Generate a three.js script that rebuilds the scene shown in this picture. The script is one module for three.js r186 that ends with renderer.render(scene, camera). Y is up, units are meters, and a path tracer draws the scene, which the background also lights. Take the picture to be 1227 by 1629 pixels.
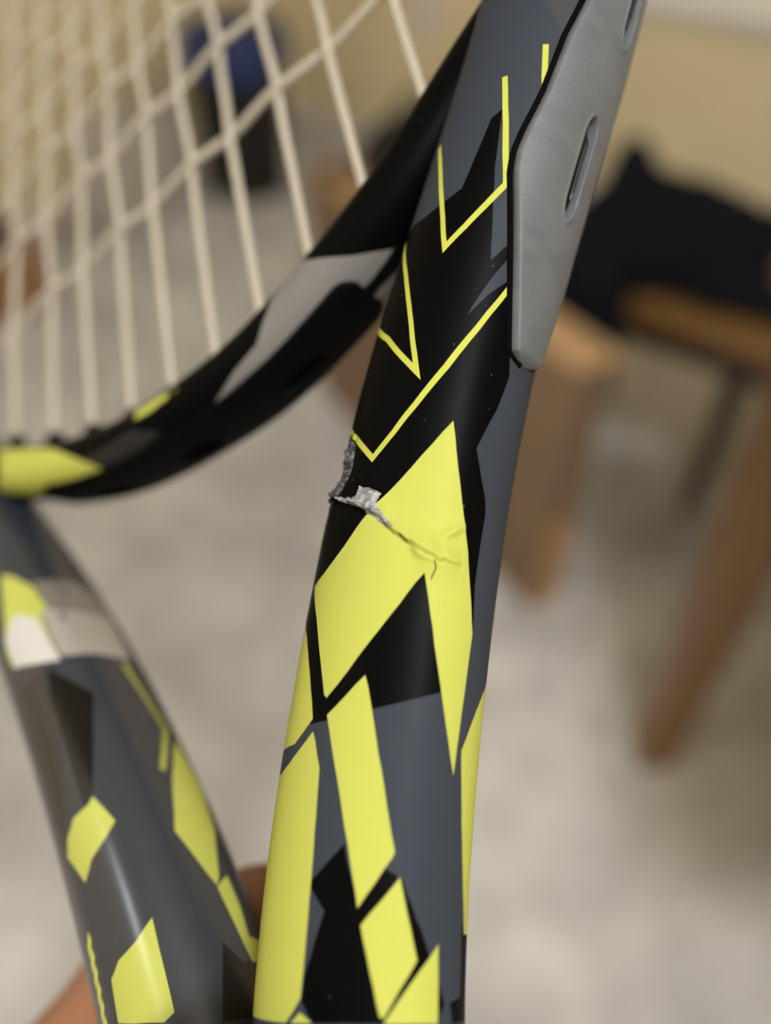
import * as THREE from 'three';
import { RoundedBoxGeometry } from 'three/addons/geometries/RoundedBoxGeometry.js';
import { MarchingCubes } from 'three/addons/objects/MarchingCubes.js';
import { mergeGeometries } from 'three/addons/utils/BufferGeometryUtils.js';
import { RectAreaLightUniformsLib } from 'three/addons/lights/RectAreaLightUniformsLib.js';

// ------------------------------------------------------------------ camera, light, exposure
const scene = new THREE.Scene();
scene.background = new THREE.Color(0x000000);
const camera = new THREE.PerspectiveCamera(65.16, 1227 / 1629, 0.01, 40);
camera.position.set(0, 1.05, 0);
camera.rotation.set(-Math.PI / 4, 0, 0);
camera.focus = 0.0905;
camera.userData.fStop = 5.9;
const renderer = new THREE.WebGLRenderer({ antialias: true });
renderer.toneMapping = THREE.LinearToneMapping;
renderer.toneMappingExposure = 0.83;
renderer.shadowMap.enabled = true;
RectAreaLightUniformsLib.init();
const GLOBE = [0.30, 2.2, 0.6, 7.0];                  // opal ceiling globe above the viewer: x, y, z, candela
const PANEL = [-2.0, 2.36, 0.3, 0.24, 0.24, 48];         // square ceiling panel off to the left: x, y, z, width, depth, brightness
const LAMP_COLOR = new THREE.Color(0.95, 0.98, 1.0);

// ------------------------------------------------------------------ helpers
let seed = 7;
const rnd = () => { seed = (seed * 1664525 + 1013904223) >>> 0; return seed / 4294967296; };
const lerp = (a, b, t) => a + (b - a) * t;
const sstep = (a, b, x) => { const t = Math.min(1, Math.max(0, (x - a) / (b - a))); return t * t * (3 - 2 * t); };
function hash3(x, y, z) { let h = (x * 374761393 + y * 668265263 + z * 2147483647) | 0; h = Math.imul(h ^ (h >>> 13), 1274126177); return ((h ^ (h >>> 16)) >>> 0) / 4294967296; }
function noise3(x, y, z) {
  const X = Math.floor(x), Y = Math.floor(y), Z = Math.floor(z);
  const f = (t) => t * t * (3 - 2 * t), u = f(x - X), v = f(y - Y), w = f(z - Z);
  const c = (i, j, k) => hash3(X + i, Y + j, Z + k);
  return lerp(lerp(lerp(c(0, 0, 0), c(1, 0, 0), u), lerp(c(0, 1, 0), c(1, 1, 0), u), v),
    lerp(lerp(c(0, 0, 1), c(1, 0, 1), u), lerp(c(0, 1, 1), c(1, 1, 1), u), v), w);
}
const names = {};
function numbered(n) { const k = names[n] = (names[n] ?? -1) + 1; return k ? `${n}_${String(k).padStart(3, '0')}` : n; }
function thing(name, label, category, group) {
  const o = new THREE.Group(); o.name = numbered(name); scene.add(o);
  o.userData = { label, category }; if (group) o.userData.group = group;
  return o;
}
function mesh(name, geo, mat, parent) {
  const m = new THREE.Mesh(geo, mat); m.name = parent === scene ? numbered(name) : name;
  if (parent !== scene) { const n = parent.children.filter((c) => c.name.replace(/_\d{3}$/, '') === name).length; if (n) m.name = `${name}_${String(n).padStart(3, '0')}`; }
  m.castShadow = m.receiveShadow = true; parent.add(m); return m;
}
function struct(name, geo, mat) { const m = mesh(name, geo, mat, scene); m.userData.kind = 'structure'; return m; }
const std = (color, roughness = 0.7, more = {}) => new THREE.MeshPhysicalMaterial({ color, roughness, ...more });

// tileable noise colour texture
function noiseTexture(size, fn, repeatX = 1, repeatY = 1) {
  const d = new Uint8Array(size * size * 4);
  for (let y = 0; y < size; y++) for (let x = 0; x < size; x++) {
    const c = fn(x / size, y / size), i = (y * size + x) * 4;
    d[i] = c[0]; d[i + 1] = c[1]; d[i + 2] = c[2]; d[i + 3] = 255;
  }
  const t = new THREE.DataTexture(d, size, size); t.colorSpace = THREE.SRGBColorSpace;
  t.wrapS = t.wrapT = THREE.MirroredRepeatWrapping; t.magFilter = t.minFilter = THREE.LinearFilter;
  t.repeat.set(repeatX, repeatY); t.needsUpdate = true; return t;
}

// natural cubic spline, value and slope
function spline(xs, ys) {
  const n = xs.length, M = new Array(n).fill(0), c = new Array(n).fill(0), d = new Array(n).fill(0);
  for (let i = 1; i < n - 1; i++) {
    const h0 = xs[i] - xs[i - 1], h1 = xs[i + 1] - xs[i];
    const b = 2 * (h0 + h1) - h0 * c[i - 1];
    c[i] = h1 / b;
    d[i] = (6 * ((ys[i + 1] - ys[i]) / h1 - (ys[i] - ys[i - 1]) / h0) - h0 * d[i - 1]) / b;
  }
  for (let i = n - 2; i > 0; i--) M[i] = d[i] - c[i] * M[i + 1];
  return (x, slope = false) => {
    let i = 0; while (i < n - 2 && x > xs[i + 1]) i++;
    const h = xs[i + 1] - xs[i], l = x - xs[i], r = xs[i + 1] - x;
    if (!slope) return M[i] * r ** 3 / (6 * h) + M[i + 1] * l ** 3 / (6 * h) + (ys[i] / h - M[i] * h / 6) * r + (ys[i + 1] / h - M[i + 1] * h / 6) * l;
    return -M[i] * r * r / (2 * h) + M[i + 1] * l * l / (2 * h) - (ys[i] / h - M[i] * h / 6) + (ys[i + 1] / h - M[i + 1] * h / 6);
  };
}
function chaikin(P, n) {
  for (let k = 0; k < n; k++) {
    const Q = [];
    P.forEach((p, i) => { const q = P[(i + 1) % P.length]; Q.push([.75 * p[0] + .25 * q[0], .75 * p[1] + .25 * q[1]], [.25 * p[0] + .75 * q[0], .25 * p[1] + .75 * q[1]]); });
    P = Q;
  }
  return P;
}
const pairs = (a) => { const o = []; for (let i = 0; i < a.length; i += 2) o.push([a[i] / 10, a[i + 1] / 1000]); return o; };
function table(pts) {   // piecewise linear lookup
  return (x) => {
    if (x <= pts[0][0]) return pts[0][1];
    for (let i = 1; i < pts.length; i++) if (x <= pts[i][0]) return lerp(pts[i - 1][1], pts[i][1], (x - pts[i - 1][0]) / (pts[i][0] - pts[i - 1][0]));
    return pts[pts.length - 1][1];
  };
}
// a grid of points as a surface; P(i, j) -> Vector3, uv(i, j) -> [u, v]
function gridGeometry(ni, nj, P, uv, out) {
  const pos = new Float32Array(ni * nj * 3), tex = new Float32Array(ni * nj * 2), idx = [];
  for (let i = 0; i < ni; i++) for (let j = 0; j < nj; j++) {
    const p = P(i, j), k = i * nj + j, t = uv ? uv(i, j) : [j / (nj - 1), i / (ni - 1)];
    pos.set([p.x, p.y, p.z], k * 3); tex.set(t, k * 2);
  }
  for (let i = 0; i < ni - 1; i++) for (let j = 0; j < nj - 1; j++) {
    const a = i * nj + j, b = a + 1, c = a + nj, d = c + 1;
    if (out > 0) idx.push(a, b, c, b, d, c); else idx.push(a, c, b, b, c, d);
  }
  const g = new THREE.BufferGeometry();
  g.setAttribute('position', new THREE.BufferAttribute(pos, 3)); g.setAttribute('uv', new THREE.BufferAttribute(tex, 2));
  g.setIndex(idx); g.computeVertexNormals(); return g;
}
// smooth union of tapered capsules meshed with marching cubes: bones = [[ax,ay,az,ra],[bx,by,bz,rb]]
function capsuleBody(bones, res, blend, rough = null) {
  let lo = [1e9, 1e9, 1e9], hi = [-1e9, -1e9, -1e9];
  for (const bn of bones) for (const p of bn) for (let k = 0; k < 3; k++) { lo[k] = Math.min(lo[k], p[k] - p[3] * 1.35); hi[k] = Math.max(hi[k], p[k] + p[3] * 1.35); }
  const mid = lo.map((l, k) => (l + hi[k]) / 2), half = Math.max(...lo.map((l, k) => (hi[k] - l) / 2)) * 1.06;
  const mc = new MarchingCubes(res, new THREE.MeshBasicMaterial(), false, false, 400000);
  mc.isolation = 0; mc.reset();
  const h = res / 2;
  for (let z = 0; z < res; z++) for (let y = 0; y < res; y++) for (let x = 0; x < res; x++) {
    const p = [mid[0] + (x - h) / h * half, mid[1] + (y - h) / h * half, mid[2] + (z - h) / h * half];
    let s = 0, best = 1e9;
    for (const [a, b] of bones) {
      const ab = [b[0] - a[0], b[1] - a[1], b[2] - a[2]], ap = [p[0] - a[0], p[1] - a[1], p[2] - a[2]];
      const t = Math.min(1, Math.max(0, (ap[0] * ab[0] + ap[1] * ab[1] + ap[2] * ab[2]) / (ab[0] ** 2 + ab[1] ** 2 + ab[2] ** 2 + 1e-9)));
      const d = Math.hypot(ap[0] - ab[0] * t, ap[1] - ab[1] * t, ap[2] - ab[2] * t) - lerp(a[3], b[3], t);
      if (d < best) best = d;
      if (d < blend * 8) s += Math.exp(-d / blend);
    }
    let d = s > 0 ? Math.min(best, -Math.log(s) * blend) : best;
    if (rough) d += rough(p);
    mc.field[x + y * res + z * res * res] = -d;
  }
  mc.update();
  const n = mc.count, g = new THREE.BufferGeometry(), pos = new Float32Array(n * 3);
  for (let i = 0; i < n; i++) for (let k = 0; k < 3; k++) pos[i * 3 + k] = mid[k] + mc.positionArray[i * 3 + k] * half;
  g.setAttribute('position', new THREE.BufferAttribute(pos, 3));
  g.setAttribute('normal', new THREE.BufferAttribute(new Float32Array(mc.normalArray.slice(0, n * 3)), 3));
  g.setAttribute('uv', new THREE.BufferAttribute(new Float32Array(n * 2), 2));
  return g;
}

// ------------------------------------------------------------------ the room
// room axes: x runs along the right wall, z along the left wall, both from their corner
const CORNER = [-0.323, -3.007], TURN = Math.atan2(0.6, 0.8) * -1;
const room = (x, y, z) => new THREE.Vector3(CORNER[0] + 0.8 * x - 0.6 * z, y, CORNER[1] + 0.6 * x + 0.8 * z);
function roomBox(name, x0, x1, y0, y1, z0, z1, mat) {
  const w = x1 - x0, h = y1 - y0, d = z1 - z0, g = new THREE.BoxGeometry(w, h, d);
  const uv = g.attributes.uv, nn = g.attributes.normal;
  for (let i = 0; i < uv.count; i++) {
    const ax = Math.abs(nn.getX(i)), ay = Math.abs(nn.getY(i));
    uv.setXY(i, uv.getX(i) * (ax > .5 ? d : w), uv.getY(i) * (ay > .5 ? d : h));
  }
  const m = struct(name, g, mat); m.position.copy(room((x0 + x1) / 2, (y0 + y1) / 2, (z0 + z1) / 2)); m.rotation.y = TURN; return m;
}
const carpetTex = noiseTexture(512, (u, v) => {
  const a = noise3(u * 7, v * 7, 1), b = noise3(u * 19, v * 19, 4), c = noise3(u * 160, v * 160, 9), e = noise3(u * 300, v * 300, 2);
  const k = .78 + .2 * a + .14 * b + .1 * c + .1 * e;
  return [184 * k, 181 * k, 181 * k];
});
const carpetMat = std(0xffffff, 0.95, { map: carpetTex, bumpMap: carpetTex, bumpScale: 0.006 });
const wallTex = noiseTexture(256, (u, v) => { const k = .96 + .05 * noise3(u * 6, v * 6, 3) + .02 * noise3(u * 90, v * 90, 5); return [232 * k, 217 * k, 180 * k]; });
const wallMat = std(0xffffff, 0.85, { map: wallTex, bumpMap: wallTex, bumpScale: 0.0008 });
const whiteMat = std(0xddd3c8, 0.55), ceilMat = std(0xd9d2c4, 0.9), brownTrim = std(0x8a6a50, 0.6);
const LEN = 4.6, H = 2.4;
roomBox('floor', -.1, LEN + .1, -.1, 0, -.1, LEN + .1, carpetMat);
roomBox('ceiling', -.1, LEN + .1, H, H + .1, -.1, LEN + .1, ceilMat);
roomBox('wall_right', 0, LEN, 0, H, -.1, 0, wallMat);
roomBox('wall_left', -.1, 0, 0, H, -.1, LEN, wallMat);
roomBox('wall_front', LEN, LEN + .1, 0, H, -.1, LEN + .1, wallMat);
roomBox('wall_back', -.1, LEN, 0, H, LEN, LEN + .1, wallMat);
function profiled(name, pts, len, mat, at, turn) {   // moulding: outline in (out of the wall, up) pushed along the wall
  const s = new THREE.Shape(pts.map((p) => new THREE.Vector2(p[0], p[1])));
  const m = struct(name, new THREE.ExtrudeGeometry(s, { depth: len, bevelEnabled: false }), mat);
  m.position.copy(at); m.rotation.y = turn; return m;
}
const SKIRT = [[0, 0], [.016, 0], [.016, .07], [.011, .08], [.009, .092], [0, .095]];
const SHOE = [[0, 0], [.018, 0], [.017, .008], [.012, .015], [0, .018]];
const RAIL = [[0, 0], [.018, 0], [.022, .012], [.05, .02], [.055, .03], [.055, .055], [0, .06]];
profiled('baseboard_left', SKIRT, LEN, whiteMat, room(0, 0, 0), TURN);
profiled('trim_1', SHOE, LEN, brownTrim, room(.016, 0, 0), TURN);
// along the right wall the outline must face +z: turn a quarter more and run backwards
profiled('baseboard_right', SKIRT, LEN, whiteMat, room(LEN, 0, 0), TURN - Math.PI / 2);
profiled('trim_2', RAIL.map(([a, b]) => [a, b * 1.6]), LEN - 1.0, std(0xfcf8f2, .4), room(LEN, .512, 0), TURN - Math.PI / 2);

// the room's two lamps, both above the picture
{
  const [x, y, z, power] = GLOBE;
  const t = thing('globe_lamp', 'opal globe lamp on the ceiling above the viewer', 'lamp'); t.position.set(x, 2.4, z);
  mesh('ceiling_rose', new THREE.LatheGeometry([[0, -.055], [.05, -.055], [.06, -.045], [.075, -.01], [.078, 0], [0, 0]].map((p) => new THREE.Vector2(...p)), 40), whiteMat, t);
  mesh('globe', new THREE.SphereGeometry(.15, 40, 24).translate(0, y - 2.4, 0), new THREE.MeshStandardMaterial({ color: 0xffffff, emissive: LAMP_COLOR, emissiveIntensity: 6, roughness: .4 }), t);
  const L = new THREE.PointLight(LAMP_COLOR, power, 0, 2); L.position.set(x, y, z); L.castShadow = true; L.shadow.radius = 7; scene.add(L);
}
{
  const [x, y, z, w, d, power] = PANEL;
  const t = thing('ceiling_light', 'square ceiling light panel off to the left of the racket', 'lamp'); t.position.set(x, 2.4, z);
  const frame = [];
  for (const s of [-1, 1]) {
    frame.push(new RoundedBoxGeometry(w + .06, .03, .03, 2, .006).translate(0, -.015, s * (d / 2 + .015)));
    frame.push(new RoundedBoxGeometry(.03, .03, d, 2, .006).translate(s * (w / 2 + .015), -.015, 0));
  }
  mesh('frame', mergeGeometries(frame), whiteMat, t);
  mesh('diffuser', new RoundedBoxGeometry(w, .012, d, 2, .004).translate(0, -.012, 0), new THREE.MeshStandardMaterial({ color: 0xffffff, emissive: LAMP_COLOR, emissiveIntensity: power * .5, roughness: .6 }), t);
  const L = new THREE.RectAreaLight(LAMP_COLOR, power, w, d);
  L.position.set(x, y, z); L.rotation.x = -Math.PI / 2; L.castShadow = true; scene.add(L);
}

// ------------------------------------------------------------------ the racket
// racket axes: u across, v towards the head, w out of the string bed (units of 1.3 mm); u = v = w = 0 lies on the first cross string
const UNIT = 0.0013;
const racket = thing('tennis_racket', 'black, slate grey and yellow tennis racket with cream strings, its throat shaft cracked', 'racket');
racket.matrixAutoUpdate = true;
{
  const m = new THREE.Matrix4().makeBasis(new THREE.Vector3(.785357, .616158, .059697), new THREE.Vector3(-.19555, .338427, -.920449), new THREE.Vector3(-.587345, .711208, .386276));
  racket.quaternion.setFromRotationMatrix(m);
  racket.position.set(-.03958, .98782, -.14781);
  racket.scale.setScalar(1);
}
const V3 = (u, v, w) => new THREE.Vector3(u * UNIT, v * UNIT, w * UNIT);
const SECTION = [[1, .25], [.8, .66], [.3, .95], [-.2, 1], [-.7, .84], [-1, .42], [-1, -.42], [-.7, -.84], [-.2, -1], [.3, -.95], [.8, -.66], [1, -.25]];
const BRIDGE_SECTION = [[1, .3], [.8, .7], [.35, .97], [-.3, 1], [-.75, .8], [-1, .4], [-1, -.4], [-.75, -.8], [-.3, -1], [.35, -.97], [.8, -.7], [1, -.3]];
const shaftU = spline([-130, -110, -95, -80, -65, -50, -35, -20, -5, 12], [5.436, 8.617, 13.148, 19.315, 26.678, 35.549, 45.952, 56.128, 64.264, 73.747]);
const shaftA = spline([-130, -100, -70, -40, -10, 12], [8.718, 8.863, 8.169, 6.962, 6.97, 6.852]);
const SHAFT_B = 7.735;
const bridgeV = spline([-56, -46, -35, -24, -12, 0, 12, 24, 35, 46, 56], [-18.299, -24.712, -30.651, -35.163, -38.466, -39.425, -38.786, -35.294, -30.671, -24.0, -18.169]);
const bridgeA = spline([-56, -28, 0, 28, 56], [3.647, 3.626, 3.467, 3.626, 3.647]);
const BRIDGE_B = 5.8;

const lateral = (v, side) => side > 0 ? 1 : 1 - .09 / (1 + Math.exp(-(v + 84) / 8));
// point on a shaft: t in 0..1 round the section (0 just in front of the outer middle, rising over the front to the inner side)
function ring(sec, t) { const n = sec.length, x = ((t % 1) + 1) % 1 * n, i = Math.floor(x) % n, f = x - Math.floor(x), a = sec[i], b = sec[(i + 1) % n]; return [lerp(a[0], b[0], f), lerp(a[1], b[1], f)]; }
const SEC3 = chaikin(SECTION, 4), BSEC = chaikin(BRIDGE_SECTION, 4);
function shaftPoint(v, t, lift = 0, side = 1) {
  const s = shaftU(v, true), L = Math.hypot(1, s), N = [1 / L, -s / L], a = shaftA(v) * lateral(v, side);
  const p = ring(SEC3, t), q0 = ring(SEC3, t - .004), q1 = ring(SEC3, t + .004);
  let nx = (q1[1] - q0[1]) * SHAFT_B, nw = -(q1[0] - q0[0]) * a; const nl = Math.hypot(nx, nw) || 1; nx /= nl; nw /= nl;
  const x = p[0] * a + nx * lift, w = p[1] * SHAFT_B + nw * lift;
  return V3(side * (shaftU(v) + N[0] * x), v + N[1] * x, w);
}
// outlines of the print, measured on the racket: [position along the shaft or bridge x 10, way round the section x 1000, ...]
const PRINT = {
  rightBlack: [[-429,785,-425,737,-418,705,-411,679,-404,657,-393,653,-382,650,-371,646,-360,643,-349,640,-341,623,-352,618,-363,613,-373,608,-384,604,-396,596,-407,590,-419,583,-430,576,-442,570,-453,563,-445,551,-437,538,-447,528,-456,518,-466,508,-476,497,-487,489,-498,481,-509,473,-520,465,-531,457,-545,464,-559,472,-571,484,-583,495,-595,505,-607,491,-619,477,-631,461,-641,454,-652,454,-662,455,-673,455,-686,455,-698,455,-712,451,-725,446,-738,447,-751,449,-763,450,-776,452,-780,481,-784,505,-789,537,-794,564,-799,588,-804,612,-808,635,-813,661,-818,689,-823,723,-836,903,-746,893,-656,893,-589,893,-502,883,-440,883], [-902,630,-910,643,-918,656,-926,669,-934,684,-942,667,-950,651,-961,657,-972,663,-983,668,-993,675,-1003,677,-1012,679,-1019,667,-1025,656,-1023,632,-1021,610,-1020,589,-1019,569,-1019,546,-1019,521,-1020,491,-1022,456,-1016,453,-1010,442,-997,456,-985,470,-974,483,-964,493,-955,503,-947,514,-938,523,-930,533,-921,542,-918,553,-914,569,-924,580,-934,591,-944,602,-933,608,-923,615,-913,623], [-957,391,-968,390,-978,389,-989,388,-999,388,-1010,388,-1010,426,-1018,422,-1026,418,-1037,263,-967,263]],
  rightSlate: [[-498,579,-489,573,-481,567,-471,558,-461,548,-454,539,-446,529,-454,522,-462,515,-470,533,-478,550,-488,565]],
  rightGrey: [[-250,618,-257,602,-262,587,-269,570,-275,552,-265,545,-256,538,-246,531,-240,531,-245,562,-248,590]],
  rightYellow: [[-579,561,-590,552,-602,544,-614,535,-625,526,-637,517,-649,507,-661,497,-674,486,-686,478,-698,470,-710,461,-719,455,-728,450,-737,444,-750,445,-762,446,-774,447,-786,448,-798,450,-810,451,-822,453,-833,454,-845,456,-833,467,-820,477,-808,487,-796,496,-784,505,-772,514,-761,522,-750,530,-738,537,-727,545,-717,551,-707,558,-698,564,-706,575,-715,585,-724,594,-735,607,-746,620,-757,634,-768,648,-780,663,-791,679,-802,697,-800,704,-789,713,-778,723,-767,734,-756,745,-744,758,-733,775,-720,796,-709,761,-698,738,-687,718,-675,700,-664,683,-657,671,-651,661,-641,645,-631,629,-621,615,-610,601,-600,588,-589,575], [-747,823,-759,784,-771,766,-783,752,-795,741,-807,730,-819,721,-821,724,-831,741,-841,760,-863,903,-814,903,-748,893], [-828,716,-834,708,-844,699,-853,690,-865,688,-877,686,-888,684,-900,683,-911,681,-923,680,-934,679,-946,679,-957,678,-968,678,-980,678,-990,678,-1001,679,-1011,680,-1021,692,-1030,706,-1048,903,-961,903,-876,903,-866,798,-856,768,-846,748,-837,731], [-780,631,-789,623,-801,615,-812,608,-824,601,-835,595,-846,588,-857,582,-869,576,-880,570,-891,564,-902,557,-906,560,-915,571,-925,581,-934,591,-944,602,-933,607,-923,613,-912,619,-901,625,-891,632,-880,639,-869,646,-858,654,-847,663,-836,672,-825,681,-814,691,-806,675,-797,659,-788,645], [-919,546,-931,538,-942,531,-953,523,-965,515,-976,507,-986,521,-995,534,-1005,546,-1015,557,-1015,563,-1005,569,-995,574,-985,580,-975,585,-965,591,-955,596,-946,585,-937,572,-928,559], [-966,463,-978,462,-989,460,-1000,459,-1011,458,-1022,458,-1020,489,-1019,515,-1019,538,-1019,558,-1010,546,-1001,533,-992,518,-983,501,-975,483], [-1020,679,-1025,657,-1027,676,-1029,696], [-771,333,-783,377,-794,399,-805,415,-816,428,-826,440,-838,436,-849,431,-860,427,-872,422,-883,418,-895,412,-907,407,-919,401,-930,396,-942,389,-954,383,-966,377,-974,263,-890,263,-805,263]],
  rightLines: [[-364,773,-378,748,-391,729,-403,713,-415,697,-427,682,-439,669,-450,656,-441,641,-432,626,-423,613,-414,600,-404,587,-395,575,-384,583,-373,592,-362,600,-350,609,-339,619,-327,629,-316,639], [-287,580,-298,573,-309,566,-319,558], [-509,812,-522,738,-532,701,-540,670,-547,644,-535,656,-523,670,-510,684,-497,701,-484,720,-470,742,-455,771,-439,805], [-591,823,-602,754,-610,722,-617,696,-606,678,-595,661,-583,646,-572,631,-561,618,-550,605,-539,592,-527,580,-516,568,-504,554,-492,541,-480,526,-467,510]],
  crack: [[-649,823,-652,702,-661,649,-671,611,-680,580,-684,556,-686,526,-685,488]],
  fibre: [[-647,711,-639,715,-640,684,-643,658,-651,663,-660,643,-668,621,-668,639,-662,671,-656,695,-654,733,-652,761,-649,770,-649,718]],
  chip: [[-601,786,-606,757,-622,746,-634,751,-638,763,-646,762,-649,769,-646,823,-642,816,-634,789,-615,823,-608,809]],
  leftBlack: [[-663,270,-679,290,-694,310,-707,328,-720,346,-739,331,-757,316,-775,302,-791,289,-807,275,-822,263,-826,235,-808,237,-790,238,-771,240,-752,242,-734,243,-715,245,-696,246,-680,258]],
  leftDark: [[-991,398,-1001,409,-1011,420,-1022,591,-1065,591,-1048,360,-1038,367,-1026,375,-1015,382,-1003,390]],
  bandNarrow: [[-543,336,-545,368,-542,398,-545,418,-545,439,-549,456,-551,479,-567,487,-582,498,-597,464,-597,427,-593,400,-592,370,-587,338,-565,337]],
  bandWide: [[-592,314,-615,313,-637,313,-659,314,-664,340,-666,366,-667,390,-670,410,-672,431,-672,457,-649,462,-624,467,-598,476,-600,441,-599,418,-596,398,-595,368,-589,336]],
  leftYellowTop: [[-512,265,-522,292,-537,311,-551,329,-571,333,-589,336,-594,312,-616,308,-640,308,-664,309,-658,275,-648,239,-639,210,-627,175,-605,172,-588,192,-571,211,-553,229,-533,247]],
  leftWhite: [[-574,248,-586,274,-596,298,-611,300,-626,302,-646,305,-665,309,-656,269,-643,224,-631,181,-610,182,-589,183,-583,218]],
  leftYellow: [[-823,262,-840,276,-857,289,-863,269,-868,249,-871,232,-874,214,-881,198,-887,180,-870,164,-851,144,-844,155,-837,165,-833,184,-827,201,-827,225,-827,247], [-951,297,-964,295,-977,293,-990,292,-1002,291,-1015,290,-1026,289,-1029,267,-1023,240,-1017,209,-1009,171,-998,174,-987,177,-975,181,-971,196,-966,210,-964,234,-961,256,-956,276], [-781,471,-797,474,-812,477,-827,482,-841,487,-858,477,-874,469,-889,464,-906,449,-922,438,-937,429,-944,420,-930,411,-916,403,-902,395,-887,386,-870,397,-852,407,-834,418,-818,431,-800,447], [-941,430,-936,447,-951,448,-964,450,-979,448,-992,446,-1022,591,-1013,435,-1000,431,-986,428,-973,425,-959,422,-945,420]],
  leftLine: [[-679,433,-699,436,-718,441,-736,445,-754,451,-770,454,-789,436,-806,422,-822,409]],
  bridgeWhite: [[234,746,246,673,256,635,266,595,275,559,284,528,293,497,299,475,305,454,295,449,281,446,266,443,253,450,248,473,243,498,231,508,220,518,202,523,185,527,167,530,148,531,132,535,115,537,97,536,78,533,58,529,76,551,92,571,108,588,127,598,145,605,154,625,162,646,175,673,187,710,207,760]],
  bridgeYellowEnd: [[-367,778,-336,784,-303,780,-261,749,-224,721,-195,677,-172,639,-150,590,-135,538,-164,537,-196,531,-228,513,-266,487,-304,465,-328,475,-356,479,-390,474,-347,593,-341,671]],
  bridgeYellow: [[-52,677,-46,722,-28,722,-10,720,14,708,9,677,-7,673,-23,667,-37,672]],
};
// --- damage: where the crack runs over the front of the right shaft, v by t'
const CRACK = pairs(PRINT.crack[0]).map(([v, t]) => [t, v]).reverse();
const crackV = table(CRACK);
const crackA = table([[.48, 0], [.5, .12], [.53, .6], [.56, .85], [.6, .7], [.63, .5], [.7, .3], [.82, .5]]);
function damage(v, tp) {
  if (tp < .47 || tp > .9 || v < -78 || v > -56) return 0;
  const cv = crackV(tp) + .35 * (noise3(tp * 90, 3, 1) - .5), d = v - cv, A = crackA(tp);
  let h = A * (d > 0 ? Math.exp(-((d / 1.15) ** 2)) : Math.exp(-((d / lerp(.22, .8, sstep(.6, .575, tp))) ** 2)));
  h += d < 0 ? .26 * sstep(.56, .7, tp) * Math.exp(d / 5) : 0;                  // the lower piece stands a little proud
  h -= .3 * Math.exp(-(((d + .25) / .16) ** 2)) * sstep(.5, .55, tp);           // the split itself
  const d2 = v - (-66.4 - (tp - .53) * 26);                                     // a second buckle nearer the edge
  h += .42 * Math.exp(-((d2 / .45) ** 2)) * Math.exp(-(((tp - .525) / .02) ** 2));
  h += .09 * (noise3(v * 1.3, tp * 60, 5) - .5) * Math.exp(-((d / 3) ** 2)) * sstep(.49, .53, tp);
  // chipped rim on the inner corner
  const c = Math.exp(-(((v + 62.3) / 2.6) ** 2)) * sstep(.745, .775, tp);
  h += c * (-.55 + .7 * (noise3(v * 2.2, tp * 150, 8) - .5));
  return h;
}
// --- edge of the bumper strip, t' by v (mirrored about t' = .422 to the back)
const STRIP_MID = .422;
const stripEdge = table([[-51.9, .424], [-51.6, .455], [-51.2, .473], [-43.5, .533], [-38.6, .572], [-37.1, .577], [-35.5, .573], [-32.3, .558], [-27.6, .548], [-24.6, .531], [-23.9, .526], [12, .52]]);
function groove(v, tp) {
  if (v < -52.6) return 0;
  const e = stripEdge(v), d = Math.abs(Math.abs(tp - STRIP_MID) - (e - STRIP_MID) - .002);
  const under = Math.abs(tp - STRIP_MID) < e - STRIP_MID - .008 && v > -50 ? -2.6 * sstep(.008, .02, e - STRIP_MID - Math.abs(tp - STRIP_MID)) * sstep(-50, -48.5, v) : 0;   // the shaft is hollowed under the strip
  return under;
}
function shaftGeometry(side) {
  const n = side > 0 ? 400 : 200, vs = [];
  for (let v = -130; v < 12.001;) { vs.push(v); v += side > 0 ? (v > -70 && v < -57 ? .13 : v > -54 && v < -8 ? .4 : 1) : 1; }
  vs.push(12);
  return gridGeometry(vs.length, n + 1, (i, j) => {
    const v = vs[i], k = j / n;
    if (side > 0) return shaftPoint(v, k + .5, damage(v, k) + groove(v, k), 1);
    return shaftPoint(v, k, 0, -1);
  }, (i, j) => {
    const k = j / n, y = (vs[i] + 108) / 102;
    return side > 0 ? [(k - .28) / .58, y] : [(k - .02) / .6, y];
  }, side > 0 ? -1 : 1);
}

// --- printed paint: canvas x follows the way round the section, canvas y the length of the shaft
const YELLOW = '#b0b354', BLACK = '#050506', SLATE = '#363a42', DARKSLATE = '#3f3f42', WHITE = '#bfbbb9';
function paintCanvas(W, Hh, X, Y) {
  const cv = document.createElement('canvas'); cv.width = W; cv.height = Hh; const c = cv.getContext('2d');
  const trace = (pts, kx = 1) => { c.beginPath(); pts.forEach(([v, t], i) => { const x = X(v, t) / kx, y = Y(v, t); i ? c.lineTo(x, y) : c.moveTo(x, y); }); };
  return {
    cv, c,
    fill(a, col) { trace(pairs(a)); c.closePath(); c.fillStyle = col; c.fill(); c.lineJoin = 'round'; },
    line(a, col, width, kx) { c.save(); c.scale(kx, 1); trace(pairs(a), kx); c.lineWidth = width; c.strokeStyle = col; c.lineJoin = 'miter'; c.miterLimit = 8; c.stroke(); c.restore(); },
    texture() {
      const t = new THREE.CanvasTexture(cv); t.colorSpace = THREE.SRGBColorSpace; t.wrapS = t.wrapT = THREE.MirroredRepeatWrapping;
      t.magFilter = t.minFilter = THREE.LinearFilter; return t;
    },
  };
}
function specks(p, n, W, Hh, cols, size) {
  for (let i = 0; i < n; i++) { p.c.fillStyle = cols[Math.floor(rnd() * cols.length)]; p.c.fillRect(rnd() * W, rnd() * Hh, size * (.5 + rnd()), size * (.5 + rnd())); }
}
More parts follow.
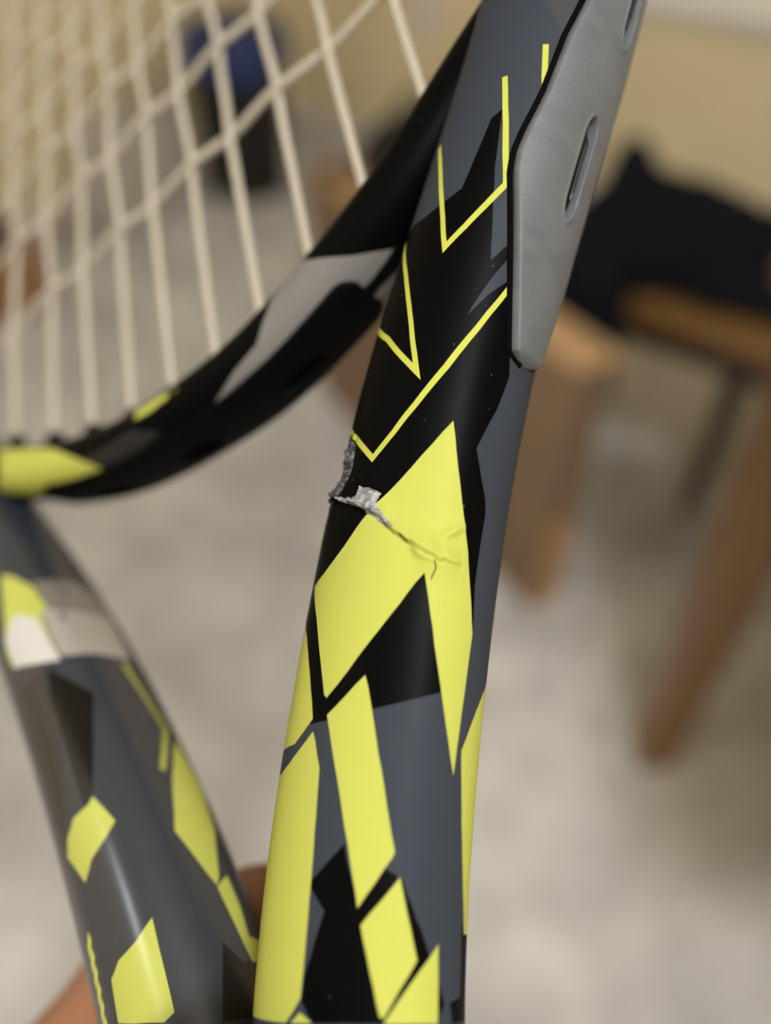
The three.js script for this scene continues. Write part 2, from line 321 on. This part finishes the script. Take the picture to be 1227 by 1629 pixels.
const right = (() => {
  const W = 1024, Hh = 2048, p = paintCanvas(W, Hh, (v, t) => (t - .28) / .58 * W, (v) => Hh * (1 - (v + 108) / 102));
  p.c.fillStyle = SLATE; p.c.fillRect(0, 0, W, Hh);
  p.fill([...PRINT.rightGrey[0].slice(0, -2), -60, 531, -60, 640], DARKSLATE);
  for (const a of PRINT.rightBlack) p.fill(a, BLACK);
  for (const a of PRINT.rightSlate) p.fill(a, SLATE);
  for (const a of PRINT.rightYellow) p.fill(a, YELLOW);
  for (const a of PRINT.rightLines) p.line(a, '#b3b64e', 10, 2);
  // crease shadows are real; only the torn paint along the split is drawn
  p.line([-672, 612, -677, 597], '#5c5a2c', 2.2, 2); p.line([-687, 552, -693, 547, -702, 552], '#5c5a2c', 2.2, 2);
  p.line([-684, 540, -687, 520, -686, 500], '#98963e', 1.6, 2);
  specks(p, 90, W, Hh, ['#8f8f90', '#6a6a6c', '#a09c8c'], 2);
  return p.texture();
})();
const left = (() => {
  const W = 1024, Hh = 2048, p = paintCanvas(W, Hh, (v, t) => (t - .02) / .6 * W, (v) => Hh * (1 - (v + 108) / 102));
  p.c.fillStyle = '#33353b'; p.c.fillRect(0, 0, W, Hh);
  p.fill([-380, 20, -380, 620, -520, 620, -480, 380, -500, 20], '#33363f');
  p.fill(PRINT.leftBlack[0], BLACK);
  p.fill([-662, 60, -662, 250, -760, 235, -850, 140, -870, 60], '#2e2a2c');
  p.fill(PRINT.leftDark[0], '#141214');
  // warning sticker: a narrow band over a wider one
  p.fill(PRINT.bandNarrow[0], '#77706b'); p.fill(PRINT.bandWide[0], '#9a928a');
  p.line([-548, 385, -572, 395], '#554f4b', 7, 2); p.line([-546, 440, -576, 452], '#5a524d', 9, 2);
  p.line([-608, 352, -606, 368], '#4a4644', 12, 2);
  for (const [a, b, r] of [[610, 378, 470], [626, 366, 452], [640, 362, 420]]) for (let t = b; t < r; t += 9) p.line([-a - rnd() * 2, t, -a - rnd() * 2, t + 6], '#8a827b', 4, 2);
  p.fill(PRINT.leftYellowTop[0], YELLOW); p.fill(PRINT.leftWhite[0], WHITE);
  for (const a of PRINT.leftYellow) p.fill(a, YELLOW);
  p.line(PRINT.leftLine[0], '#a0a348', 9, 2);
  // slim slanting characters along the outer corner, too foreshortened to read
  for (let k = 0; k < 7; k++) { const v = 924 + k * 14; p.fill([-v, 146 - k * 3, -v - 9, 150 - k * 3, -v - 22, 128 - k * 3, -v - 12, 126 - k * 3], '#c6c848'); }
  specks(p, 120, W, Hh, ['#77777a', '#8d8c86'], 2);
  return p.texture();
})();
const bridgePaint = (() => {
  const W = 1400, Hh = 640, p = paintCanvas(W, Hh, (u) => (u + 56) / 112 * W, (u, t) => Hh * (1 - (t - .25) / .6));
  p.c.fillStyle = BLACK; p.c.fillRect(0, 0, W, Hh);
  p.fill([-160, 620, -60, 640, -20, 560, -60, 540, -150, 545], '#2a2928');  // grey sheen painted onto the black
  p.fill(PRINT.bridgeWhite[0], '#74716e'); p.fill(PRINT.bridgeWhite[0].map((x, i) => i % 2 ? 844 - x : x), '#74716e');   // and the same on the back
  p.fill(PRINT.bridgeYellowEnd[0], YELLOW); p.fill(PRINT.bridgeYellow[0], YELLOW);
  p.line([21, 680, 21, 705], '#8a8836', 3, 1); p.line([25, 680, 25, 704, 30, 704], '#8a8836', 3, 1);
  specks(p, 30, W, Hh, ['#555'], 2);
  return p.texture();
})();
const paint = (map) => new THREE.MeshPhysicalMaterial({ map, roughness: .42, specularIntensity: .08 });
const rightMat = paint(right), leftMat = new THREE.MeshPhysicalMaterial({ map: left, roughness: .25, specularIntensity: 1 }), bridgeMat = paint(bridgePaint);
const frameBlack = std(0x131314, .45, { specularIntensity: .5 });
mesh('throat_shaft', shaftGeometry(1), rightMat, racket).userData.label = 'right shaft with a crack across its yellow arrow';
mesh('throat_shaft', shaftGeometry(-1), leftMat, racket).userData.label = 'left shaft with a grey printed sticker band';

// --- bridge of the throat
function bridgePoint(u, t, lift = 0) {
  const s = bridgeV(u, true), L = Math.hypot(1, s), N = [s / L, -1 / L], a = bridgeA(u);
  const p = ring(BSEC, t), q0 = ring(BSEC, t - .004), q1 = ring(BSEC, t + .004);
  let nx = (q1[1] - q0[1]) * BRIDGE_B, nw = -(q1[0] - q0[0]) * a; const nl = Math.hypot(nx, nw) || 1; nx /= nl; nw /= nl;
  const x = p[0] * a + nx * lift, w = p[1] * BRIDGE_B + nw * lift;
  return V3(u + N[0] * x, bridgeV(u) + N[1] * x, w);
}
mesh('throat_bridge', gridGeometry(170, 161, (i, j) => bridgePoint(-56 + 112 * i / 169, j / 160 + .5, -1.6 * (1 - sstep(.07, .095, Math.abs(j / 160 - STRIP_MID))) * sstep(-27, -24, -56 + 112 * i / 169) * (1 - sstep(21, 24, -56 + 112 * i / 169))), (i, j) => [i / 169, (j / 160 - .25) / .6], 1), bridgeMat, racket);

// --- strips of moulded plastic over the string holes, with long pockets
const stripMat = std(0x5b5c5f, .5, { specularIntensity: .6 });
{
  const tx = noiseTexture(256, (u, v) => { const k = .95 + .1 * noise3(u * 7, v * 9, 2) + .1 * noise3(u * 120, v * 120, 7); return [88 * k, 90 * k, 94 * k]; }, 1, 3);
  stripMat.map = tx; stripMat.color.set(0xffffff); 
}
const pocketMat = std(0x060607, .35, { specularIntensity: .5 });
const POCKETS = [[-35.9, 3.9, .431], [-21.2, 4.3, .408], [-6.5, 4, .42]];
function pocket(v, t) {
  let d = 0;
  for (const [c, len, mid] of POCKETS) {
    const x = (v - c) / len, y = (t - mid - (v - c) * .0002) / .0175, r = Math.hypot(Math.max(0, Math.abs(x) - .62) / .38, y);
    if (r < 1.6) {
      d -= 2.3 * (1 - sstep(.7, 1.0, r));
      d += .16 * Math.exp(-(((r - 1.18) / .14) ** 2));
    }
  }
  return d;
}
{
  const vs = []; for (let v = -51.9; v < 12; v += v < -51 ? .12 : v < -10 ? .2 : .8) vs.push(v);
  const n = 110;
  mesh('bumper_strip', gridGeometry(vs.length, n + 1, (i, j) => {
    const v = vs[i], s = j / n * 2 - 1, e = stripEdge(v) - STRIP_MID - .001, tp = STRIP_MID + s * e;
    const wide = 1 - Math.abs(s);
    const rim = Math.min(1, wide * e / .012), end = Math.sqrt(sstep(-51.95, -50.9, v));
    const lift = -.35 + 1.25 * Math.sqrt(Math.max(0, 1 - (1 - rim) ** 2)) * end;
    return shaftPoint(v, tp + .5, lift + pocket(v, tp), 1);
  }, (i, j) => [j / n * .7, (vs[i] + 52) / 26], -1), stripMat, racket).userData.label = 'grey bumper strip with long pockets';
}
for (const [c, len, mid] of POCKETS) {   // the dark pocket bottoms, each with the string lying in it
  mesh('pocket', gridGeometry(22, 65, (i, j) => {
    const r = i / 21, a = j / 64 * Math.PI * 2, X = (.38 * Math.cos(a) + (Math.cos(a) >= 0 ? .62 : -.62)) * r, Y = Math.sin(a) * r;
    const v = c + X * len * .97, t = mid + X * len * .0002 + Y * .0155;
    return shaftPoint(v, t + .5, (.5 + .3 * Math.exp(-(((Y + .38) / .17) ** 2)) * (1 - sstep(.45, .8, Math.abs(X))) - .35 * sstep(.6, .95, X)) * (1 - .6 * r ** 6), 1);
  }, null, 1), pocketMat, racket);
}
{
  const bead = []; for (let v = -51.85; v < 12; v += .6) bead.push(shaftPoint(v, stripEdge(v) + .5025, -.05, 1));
  mesh('strip_gap_shade', new THREE.TubeGeometry(new THREE.CatmullRomCurve3(bead), 420,   .3 * UNIT, 8), std(0x050506, .8, { specularIntensity: .1 }), racket);  // black bead added in place of the shade in the gap beside the strip
}
{
  const us = []; for (let u = -27; u < 26.2; u += .22) us.push(u);
  const n = 70, pk = [[15.2, 3.4], [-.8, 3.4], [-16.4, 3.2]];
  mesh('grommet_strip', gridGeometry(us.length, n + 1, (i, j) => {
    const u = us[i], s = j / n * 2 - 1, k = Math.min(1, Math.min(u + 27.2, 26.3 - u) / 2.4), half = .112 * Math.sqrt(Math.max(0, 1 - (1 - k) ** 2)) + .002;
    const tp = STRIP_MID + s * half, rim = Math.min(1, (1 - Math.abs(s)) * half / .012);
    let lift = -.3 + 1.0 * Math.sqrt(Math.max(0, 1 - (1 - rim) ** 2));
    for (const [c, l] of pk) { const x = (u - c) / l, y = (tp - .402) / .03, r = Math.hypot(x, y); lift -= 1.7 * (1 - sstep(.65, 1.0, r)); lift += .12 * Math.exp(-(((r - 1.2) / .16) ** 2)); lift += .5 * Math.exp(-((y / .3) ** 2)) * (1 - sstep(.4, .9, r)); }
    return bridgePoint(u, tp + .5, lift);
  }, null, 1), std(0x050506, .6, { specularIntensity: .1 }), racket).userData.label = 'black grommet strip under the bridge';
}

// --- torn fibre and chipped rim at the crack
function scab(poly, lift, cell, bump, seedZ, mat, label) {
  const P = pairs(poly), inside = (v, t) => { let c = false; for (let i = 0, j = P.length - 1; i < P.length; j = i++) { const [a, b] = P[i], [d, e] = P[j]; if ((b > t) !== (e > t) && v < (d - a) * (t - b) / (e - b) + a) c = !c; } return c; };
  const K = 9;   // t' counts nine times... (one step of .001 in t' is about .045 units)
  const dist = (v, t) => { let m = 1e9; for (let i = 0, j = P.length - 1; i < P.length; j = i++) { const ax = P[j][0], ay = P[j][1] * 45, bx = P[i][0], by = P[i][1] * 45, dx = bx - ax, dy = by - ay, k = Math.min(1, Math.max(0, ((v - ax) * dx + (t * 45 - ay) * dy) / (dx * dx + dy * dy + 1e-9))); m = Math.min(m, Math.hypot(v - ax - dx * k, t * 45 - ay - dy * k)); } return m; };
  const vs = P.map((p) => p[0]), ts = P.map((p) => p[1]), v0 = Math.min(...vs), v1 = Math.max(...vs), t0 = Math.min(...ts), t1 = Math.max(...ts);
  const ni = Math.ceil((v1 - v0) / cell) + 1, nj = Math.ceil((t1 - t0) * 45 / cell) + 1, pos = [], uv = [], idx = [], on = [];
  for (let i = 0; i < ni; i++) for (let j = 0; j < nj; j++) {
    const v = v0 + i * cell, t = t0 + j * cell / 45, ok = inside(v, t), d = dist(v, t);
    on.push(ok || d < cell);
    const h = ok ? lift * Math.min(1, d / .35) + bump * (noise3(v * 3.1, t * 140, seedZ) - .45) + bump * .6 * (noise3(v * 7, t * 330, seedZ + 3) - .5) : -.15;
    const p = shaftPoint(v, t + .5, damage(v, t) + h, 1); pos.push(p.x, p.y, p.z); uv.push(v / 4, t * 12);
  }
  for (let i = 0; i < ni - 1; i++) for (let j = 0; j < nj - 1; j++) {
    const a = i * nj + j, b = a + 1, c = a + nj, d = c + 1;
    if (on[a] && on[b] && on[c]) idx.push(a, c, b); if (on[b] && on[c] && on[d]) idx.push(b, c, d);
  }
  const g = new THREE.BufferGeometry(); g.setAttribute('position', new THREE.Float32BufferAttribute(pos, 3)); g.setAttribute('uv', new THREE.Float32BufferAttribute(uv, 2)); g.setIndex(idx); g.computeVertexNormals();
  return [g, mat, label];
}
const fibreTex = noiseTexture(256, (u, v) => { const a = noise3(u * 9, v * 9, 1), b = noise3(u * 60, v * 14, 2); const k = .45 + .5 * a + .35 * b; return [146 * k, 145 * k, 147 * k]; }, 1, 1);
const chipTex = noiseTexture(256, (u, v) => { const a = noise3(u * 40, v * 40, 1), b = noise3(u * 90, v * 90, 2); const k = Math.min(1, .25 + .6 * a * a + .9 * Math.max(0, b - .55)); return [138 * k, 139 * k, 141 * k]; }, 1, 1);
{
  let [g, m] = scab(PRINT.fibre[0], .25, .09, .3, 3, std(0xffffff, .6, { map: fibreTex }));
  mesh('torn_fibre', g, m, racket).userData.label = 'pale torn fibre in the crack';
  [g, m] = scab(PRINT.chip[0], .22, .09, .5, 11, std(0xffffff, .7, { map: chipTex }));
  mesh('chipped_edge', g, m, racket).userData.label = 'rough grey chipped edge';
}

// --- head hoop beyond the picture
const hoopPts = [[73.8, 12], [80.6, 24], [88, 42], [94.5, 70], [96.5, 100], [94.5, 135], [87, 170], [72, 202], [46, 229], [0, 241]];
const hoopCurve = new THREE.CatmullRomCurve3([...hoopPts, ...hoopPts.slice(0, -1).reverse().map(([a, b]) => [-a, b])].map(([a, b]) => new THREE.Vector3(a, b, 0)), false, 'centripetal');
mesh('head_hoop', gridGeometry(181, 97, (i, j) => {
  const k = i / 180, c = hoopCurve.getPoint(k), T = hoopCurve.getTangent(k), N = [T.y, -T.x], p = ring(SEC3, j / 96);
  return V3(c.x + N[0] * p[0] * 6.85, c.y + N[1] * p[0] * 6.85, p[1] * SHAFT_B);
}, null, 1), frameBlack, racket);
// --- handle below the picture
{
  const prof = [], n = 8;
  mesh('handle', gridGeometry(60, 65, (i, j) => {
    const k = i / 59, v = -122 - k * 205, a = j / 64 * Math.PI * 2, oct = 1 / Math.pow(Math.pow(Math.abs(Math.cos(a)), 6) + Math.pow(Math.abs(Math.sin(a)), 6), 1 / 6) * .97;
    const r = (k > .97 ? 12.6 : 11.6 + .12 * Math.sin(v * .55)) * sstep(-.01, .06, k + .02) * (k > .995 ? .02 : 1);
    return V3(Math.cos(a) * r * oct * (k < .1 ? lerp(1.25, 1, k * 10) : 1), v, Math.sin(a) * r * oct * .92);
  }, null, -1), std(0x1a1a1c, .85), racket);
}

// --- strings
const stringMat = std(0xb0a798, .42, { specularIntensity: .6 });
const mainsAt = []; for (let j = -7.5; j <= 7.5; j++) mainsAt.push(8 * j * (1 + .0047 * j * j));
const crossAt = [0]; { const gap = [17.1, 14.2, 13, 12.3, 12, 11.8, 11.6, 11.5, 11.5, 11.5, 11.5, 11.6, 11.8, 12, 12.2, 12.4, 12.8, 13.4]; for (const g of gap) crossAt.push(crossAt[crossAt.length - 1] + g); }
function hoopSide(v) {   // inner half width of the head at v
  if (v < 12) return shaftU(v) - 3;
  let best = 0; for (let k = 0; k <= .5; k += .004) { const c = hoopCurve.getPoint(k); if (c.y <= v) best = c.x; }
  return best - 3;
}
function hoopTop(u) { let y = 241; for (let k = .02; k <= .5; k += .004) { const c = hoopCurve.getPoint(k); if (c.x >= Math.abs(u) && c.y > 100) y = c.y; } return y - 3; }
function shaftVat(u) { let v = -40; while (v < 12 && shaftU(v) < u) v += .5; return v; }
const R_STRING = .6;
mainsAt.forEach((u, i) => {
  const a = Math.abs(u), v0 = a < 52 ? bridgeV(u) + 1 : a < 73 ? shaftVat(a) : 16, v1 = hoopTop(u), pts = [V3(u, v0, 0)];
  crossAt.forEach((v, k) => {
    if (v > v0 + 3 && v < v1 - 3) { const s = (i + k) % 2 ? 1 : -1; pts.push(V3(u - .1, v - 3, s * .25), V3(u, v, s * .36), V3(u + .1, v + 3, s * .25)); }
  });
  pts.push(V3(u, v1, 0));
  mesh('main_string', new THREE.TubeGeometry(new THREE.CatmullRomCurve3(pts, false, 'centripetal'), pts.length * 4, R_STRING * UNIT, 8), stringMat, racket);
});
crossAt.forEach((v, k) => {
  const h = hoopSide(v), pts = [V3(-h, v, 0)];
  mainsAt.forEach((u, i) => { if (Math.abs(u) < h - 2) { const s = (i + k) % 2 ? -1 : 1; pts.push(V3(u, v, s * .36)); } });
  pts.push(V3(h, v, 0));
  mesh('cross_string', new THREE.TubeGeometry(new THREE.CatmullRomCurve3(pts, false, 'centripetal'), pts.length * 8, R_STRING * UNIT, 8), stringMat, racket);
});
const sleeveGeo = new THREE.LatheGeometry([[.56, -4], [1.9, -4], [1.9, 0], [1.7, 2.2], [1.25, 3.2], [.9, 3.3], [.56, 2.6]].map(([a, b]) => new THREE.Vector2(a * UNIT * .8, b * UNIT * .8)), 16);
for (const u of mainsAt) if (Math.abs(u) < 46) {
  const s = bridgeV(u, true), m = mesh('string_sleeve', sleeveGeo, frameBlack, racket);
  m.position.copy(V3(u, bridgeV(u) + bridgeA(u) + .3, 0)); m.rotation.z = Math.atan(s) * .3;
}

// ------------------------------------------------------------------ the hand that holds it (left hand, fingers flat behind the throat, thumb in front)
{
  const person = thing('person', 'hand holding the racket throat from below, fingers flat behind the shafts and thumb in front', 'person');
  const B = [];
  const chain = (...p) => { for (let i = 0; i < p.length - 1; i++) B.push([p[i], p[i + 1]]); };
  chain([-58, -113, -13, 8.4], [-37, -99, -17, 7.4], [-16, -97, -16, 6.6], [-2, -99, -15, 5.6]);                 // index
  chain([-49, -134, -16, 8.6], [-27, -117, -21, 7.4], [-6, -114.5, -18.5, 6.7], [9, -117, -15.5, 5.7]);                // middle
  chain([-43, -150, -18, 8.4], [-23, -135, -22, 7.1], [-4, -132, -20, 6.4], [9, -134, -16.5, 5.5]);                    // ring
  chain([-40, -165, -18, 7.4], [-24, -152, -20, 6.1], [-9, -149, -19, 5.5], [2, -150, -17.5, 4.9]);                    // little
  chain([-82, -168, -14, 11], [-50, -147, 4, 9.5], [-21, -128, 16, 7.6], [-4, -116.5, 14.5, 6.6], [6.6, -107.6, 13.6, 5.6]);   // thumb
  for (const m of [[-57, -117, -13, 8.6], [-49, -134, -16, 9], [-43, -150, -18, 9], [-40, -165, -18, 8.4]]) B.push([m, [-92, -185 + (m[1] + 140) * .25, -24, 12]]);   // palm
  B.push([[-70, -150, -12, 11], [-88, -172, -18, 12]]);
  B.push([[-98, -192, -26, 15], [-180, -262, -44, 21]]);                                                              // forearm
  const g = capsuleBody(B, 150, 1.6);
  g.scale(UNIT, UNIT, UNIT);
  const skinTex = std(0x96694f, .55, { sheen: .2, specularIntensity: .5 });
  const body = mesh('body', g, skinTex, person);
  person.quaternion.copy(racket.quaternion); person.position.copy(racket.position);
  const nail = new THREE.SphereGeometry(1, 20, 12, 0, Math.PI * 2, 0, 1.1); nail.scale(4.2, 1.6, 5.4);
  const nm = mesh('thumbnail', nail, std(0xd9a58c, .3), person); nm.scale.setScalar(UNIT); nm.position.copy(V3(4.6, -109.6, 18.0)); nm.rotation.set(Math.PI / 2, 0, -.9, 'ZYX');
}

// ------------------------------------------------------------------ things far out of focus
// waste bin with a blue bag turned over its rim
{
  const t = thing('waste_bin', 'round black waste bin with a blue bag folded over its rim', 'bin'); t.position.set(-.42, 0, -2.47); t.scale.setScalar(1.12);
  mesh('bin_body', new THREE.LatheGeometry([[0, .004], [.098, .004], [.104, .012], [.118, .33], [.121, .336], [.115, .336], [.1, .016], [0, .014]].map((p) => new THREE.Vector2(...p)), 48), std(0x0e0e12, .55), t);
  const pr = [[.1, .3], [.113, .35], [.118, .38], [.11, .395], [.122, .4], [.131, .375], [.13, .335], [.125, .305], [.123, .3]];
  const g = new THREE.LatheGeometry(pr.map((p) => new THREE.Vector2(...p)), 96), P = g.attributes.position;
  for (let i = 0; i < P.count; i++) { const x = P.getX(i), y = P.getY(i), z = P.getZ(i), a = Math.atan2(z, x), k = 1 + .05 * (noise3(a * 3 + 20, y * 20, 1) - .5) + .03 * Math.sin(a * 17 + y * 30); P.setXYZ(i, x * k, y + .02 * (noise3(a * 2 + 9, 3, 2) - .5), z * k); }
  g.computeVertexNormals(); mesh('bag', g, std(0x24376e, .5), t);
  mesh('bag_filling', new THREE.SphereGeometry(.112, 32, 16, 0, Math.PI * 2, 0, Math.PI / 2).scale(1, .45, 1).translate(0, .36, 0), std(0x22345f, .6), t).userData.label = 'blue bag gathered inside';
}
// pale tote by the left wall
{
  const t = thing('tote_bag', 'pale grey fabric tote standing against the wall left of the bin', 'bag'); t.position.copy(room(.12, 0, .78)); t.rotation.y = TURN + Math.PI / 2;
  const g = new RoundedBoxGeometry(.36, .3, .1, 6, .03), P = g.attributes.position;
  for (let i = 0; i < P.count; i++) { const x = P.getX(i), y = P.getY(i), z = P.getZ(i); P.setXYZ(i, x * (1 - y * .5) + .02 * (noise3(y * 12, z * 20, 3) - .5), y - .04 * sstep(.05, .18, x) * (y > 0 ? 1 : 0), z * (1 - y * 1.2) + .02 * (noise3(x * 14, y * 14, 8) - .5)); }
  g.translate(0, .15, 0); g.computeVertexNormals(); mesh('bag_body', g, std(0xb9b1aa, .85), t);
  const h = new THREE.TubeGeometry(new THREE.CatmullRomCurve3([[-.08, .28, .03], [-.07, .33, .04], [.0, .35, .05], [.07, .33, .04], [.08, .28, .03]].map((p) => new THREE.Vector3(...p))), 30, .008, 8);
  mesh('handle', h, std(0xa9a29b, .8), t);
}
// brown carton with a dark bag on it, at the left edge
{
  const t = thing('carton', 'small brown carton on the carpet under the dark bag', 'box'); t.position.copy(room(.19, 0, 1.36)); t.rotation.y = TURN;
  mesh('carton_body', new RoundedBoxGeometry(.24, .14, .2, 2, .005).translate(0, .07, 0), std(0x9a7454, .8), t);
  for (const s of [-1, 1]) mesh('flap', new RoundedBoxGeometry(.236, .004, .098, 1, .0015).translate(0, .143, s * .05), std(0xa27a58, .8), t);
  const b = thing('pouch', 'dark olive pouch lying on the small brown carton', 'bag'); b.position.copy(room(.19, .146, 1.36)); b.rotation.y = TURN;
  const g = capsuleBody([[[-.06, .07, 0, .062], [.05, .075, .01, .068]], [[-.04, .13, 0, .04], [.03, .14, 0, .04]]], 48, .02, (p) => .012 * (noise3(p[0] * 40, p[1] * 40, p[2] * 40) - .5));
  mesh('pouch_body', g, std(0x2b2a22, .8), b);
  mesh('strap', new THREE.TubeGeometry(new THREE.CatmullRomCurve3([[-.08, .1, .05], [-.03, .19, .03], [.04, .19, .03], [.09, .1, .05]].map((p) => new THREE.Vector3(...p))), 24, .006, 8), std(0x22211c, .8), b);
}
// long cardboard box behind the throat
const cardTex = noiseTexture(256, (u, v) => { const k = .93 + .08 * noise3(u * 90, v * 6, 1) + .06 * noise3(u * 5, v * 5, 2); return [122 * k, 101 * k, 79 * k]; });
const cardMat = std(0xffffff, .85, { map: cardTex }), litFlapMat = std(0xb8946c, .85);   // one kraft card: flaps coloured brighter as if lit, sides darker as shaded
{
  const t = thing('cardboard_box', 'long narrow open cardboard box standing on the carpet behind the cracked shaft', 'box');
  t.position.set(.24, 0, -.82); t.rotation.y = 121.8 * Math.PI / 180;   // local x runs along the box, away from the viewer; local z to the far side
  const L = .72, D = .055, Hb = .47, T = .005;
  const P = (w, h, d, x, y, z) => new RoundedBoxGeometry(w, h, d, 1, .0015).translate(x, y, z);
  mesh('side_panel', P(L, Hb, T, L / 2, Hb / 2, 0), cardMat, t); mesh('side_panel', P(L, Hb, T, L / 2, Hb / 2, D), cardMat, t);
  mesh('end_panel', P(T, Hb, D, T / 2, Hb / 2, D / 2), cardMat, t); mesh('end_panel', P(T, Hb, D, L - T / 2, Hb / 2, D / 2), cardMat, t);
  mesh('bottom_panel', P(L, T, D, L / 2, T / 2, D / 2), cardMat, t);
  const flap = (w, d, x, z, rx, rz) => { const g = new RoundedBoxGeometry(w, T * .8, d, 1, .0015).translate(0, 0, d / 2); g.rotateX(rx); g.rotateY(rz); g.translate(x, Hb, z); mesh('flap', g, litFlapMat, t); };
  flap(L - .02, .1, L / 2, D, 1.45, 0); flap(L - .02, .1, L / 2, 0, 2.95, Math.PI);
  flap(D - .008, .13, .002, D / 2, -.02, Math.PI / 2); flap(D - .012, .13, L - .002, D / 2, -.5, -Math.PI / 2);
  mesh('packing_tape', P(T * .3, .2, .05, -.0008, .1, D / 2), std(0xa98252, .3), t);
  const c = thing('backpack', 'black backpack standing upright behind the long cardboard box', 'bag');
  c.position.set(.06, 0, -1.68); c.rotation.y = .4;
  mesh('bag_body', capsuleBody([[[0, .12, 0, .1], [0, .4, 0, .085]], [[-.06, .1, 0, .09], [-.04, .38, 0, .08]], [[.06, .1, 0, .09], [.04, .38, 0, .08]]], 56, .02, (p) => .012 * (noise3(p[0] * 30, p[1] * 30, p[2] * 30) - .5)), std(0x17161a, .9), c);
  mesh('front_pocket', capsuleBody([[[-.05, .14, .09, .045], [.05, .14, .09, .045]], [[-.05, .22, .085, .04], [.05, .22, .085, .04]]], 40, .015), std(0x1b1a1f, .9), c);
  mesh('carry_loop', new THREE.TorusGeometry(.035, .007, 10, 28, Math.PI).translate(0, .49, 0), std(0x1b1a1f, .8), c);
}
// wooden bench with a dark jacket thrown over it
const woodTex = noiseTexture(256, (u, v) => { const g = noise3(u * 3, v * 40, 1) * .5 + noise3(u * 9, v * 120, 2) * .3 + noise3(u * 2, v * 5, 3) * .4; const k = .72 + .4 * g; return [120 * k, 87 * k, 44 * k]; });
const woodMat = std(0xffffff, .45, { map: woodTex, clearcoat: .3, clearcoatRoughness: .4 });
const darkWood = std(0x2a1b15, .5);
const BT = -Math.atan2(.6, .8);
{
  const t = thing('wooden_bench', 'low brown wooden bench on dark legs with a jacket heaped on it', 'bench');
  t.position.set(.27, 0, -1.15); t.rotation.y = BT;      // local x along the bench, local -z towards the wall
  for (let k = 0; k < 4; k++) mesh('seat_board', new RoundedBoxGeometry(.98, .034, .094, 2, .005).translate(.49, .408, -.048 - k * .098), woodMat, t);
  for (const z of [-.02, -.37]) mesh('apron', new RoundedBoxGeometry(.9, .045, .02, 2, .003).translate(.49, .37, z), darkWood, t);
  for (const [x, z] of [[.29, -.1], [.86, -.1], [.36, -.34], [.86, -.34]]) {
    const g = new THREE.CylinderGeometry(.021, .013, .392, 16).translate(x, .196, z); mesh('leg', g, darkWood, t);
  }
}
{
  const t = thing('jacket', 'crumpled dark navy jacket heaped on the wooden bench and hanging over its corner', 'jacket');
  const Bn = [
    [[.39, .565, -1.27, .022], [.37, .5, -1.22, .06]], [[.36, .47, -1.19, .065], [.45, .47, -1.2, .07]], [[.42, .5, -1.2, .05], [.52, .49, -1.13, .05]],
    [[.5, .47, -1.14, .05], [.66, .455, -1.04, .045]], [[.64, .46, -1.06, .045], [.8, .45, -.98, .045]], [[.33, .46, -1.16, .05], [.3, .42, -1.09, .045]],
    [[.3, .42, -1.09, .045], [.31, .33, -1.05, .04]], [[.31, .34, -1.05, .04], [.325, .29, -1.045, .03]], [[.34, .45, -1.14, .05], [.44, .445, -1.11, .03]],
    [[.3, .45, -1.2, .05], [.28, .42, -1.15, .045]], [[.45, .47, -1.25, .05], [.62, .46, -1.17, .04]]];
  const g = capsuleBody(Bn, 96, .016, (p) => .03 * (noise3(p[0] * 16, p[1] * 22, p[2] * 16) - .5) + .012 * (noise3(p[0] * 55, p[1] * 40, p[2] * 55) - .5));
  mesh('jacket_body', g, std(0x0d0e16, .9, { specularIntensity: .3 }), t);
  const sl = capsuleBody([[[.48, .45, -1.06, .03], [.66, .445, -.985, .028]], [[.66, .445, -.985, .028], [.8, .44, -.95, .024]]], 56, .01, (p) => .014 * (noise3(p[0] * 40, p[1] * 50, p[2] * 40) - .5));
  mesh('sleeve', sl, std(0x0f1018, .9, { specularIntensity: .3 }), t);
}
// wooden table on the right: one leg in view, top just outside the frame
{
  const t = thing('wooden_table', 'brown wooden table whose square tapered leg stands on the carpet at the right', 'table'); t.position.set(.375, 0, -.56);
  const legG = () => { const g = new RoundedBoxGeometry(.064, .71, .064, 2, .006), P = g.attributes.position; for (let i = 0; i < P.count; i++) { const k = lerp(.72, 1, (P.getY(i) + .355) / .71); P.setXYZ(i, P.getX(i) * k, P.getY(i), P.getZ(i) * k); } g.translate(0, .355, 0); return g; };
  for (const [x, z] of [[0, 0], [.95, 0], [.2, .44], [.95, .44]]) { const m = mesh('leg', legG(), woodMat, t); m.position.set(x, 0, z); }
  mesh('table_top', new RoundedBoxGeometry(1.05, .028, .57, 3, .008).translate(.475, .724, .225), woodMat, t);
  mesh('apron', new RoundedBoxGeometry(.89, .08, .02, 2, .003).translate(.475, .67, 0), woodMat, t); mesh('apron', new RoundedBoxGeometry(.7, .08, .02, 2, .003).translate(.575, .67, .44), woodMat, t);
}
// socket plate on the right wall
{
  const t = thing('wall_socket', 'white socket plate on the tan wall above the box', 'socket'); t.position.copy(room(.557, .43, .004)); t.rotation.y = TURN;
  mesh('plate', new RoundedBoxGeometry(.075, .118, .008, 3, .003), std(0xe6e0e2, .4), t);
  for (const s of [-1, 1]) {
    const f = mesh('receptacle', new THREE.CylinderGeometry(.017, .017, .004, 24).rotateX(Math.PI / 2).translate(0, s * .024, .005), std(0xd8d2d4, .4), t);
    for (const x of [-.006, .006]) mesh('slot', new THREE.BoxGeometry(.002, .008, .001).translate(x, s * .024 + .002, .0073), std(0x222222, .6), f);
  }
}
renderer.render(scene, camera);
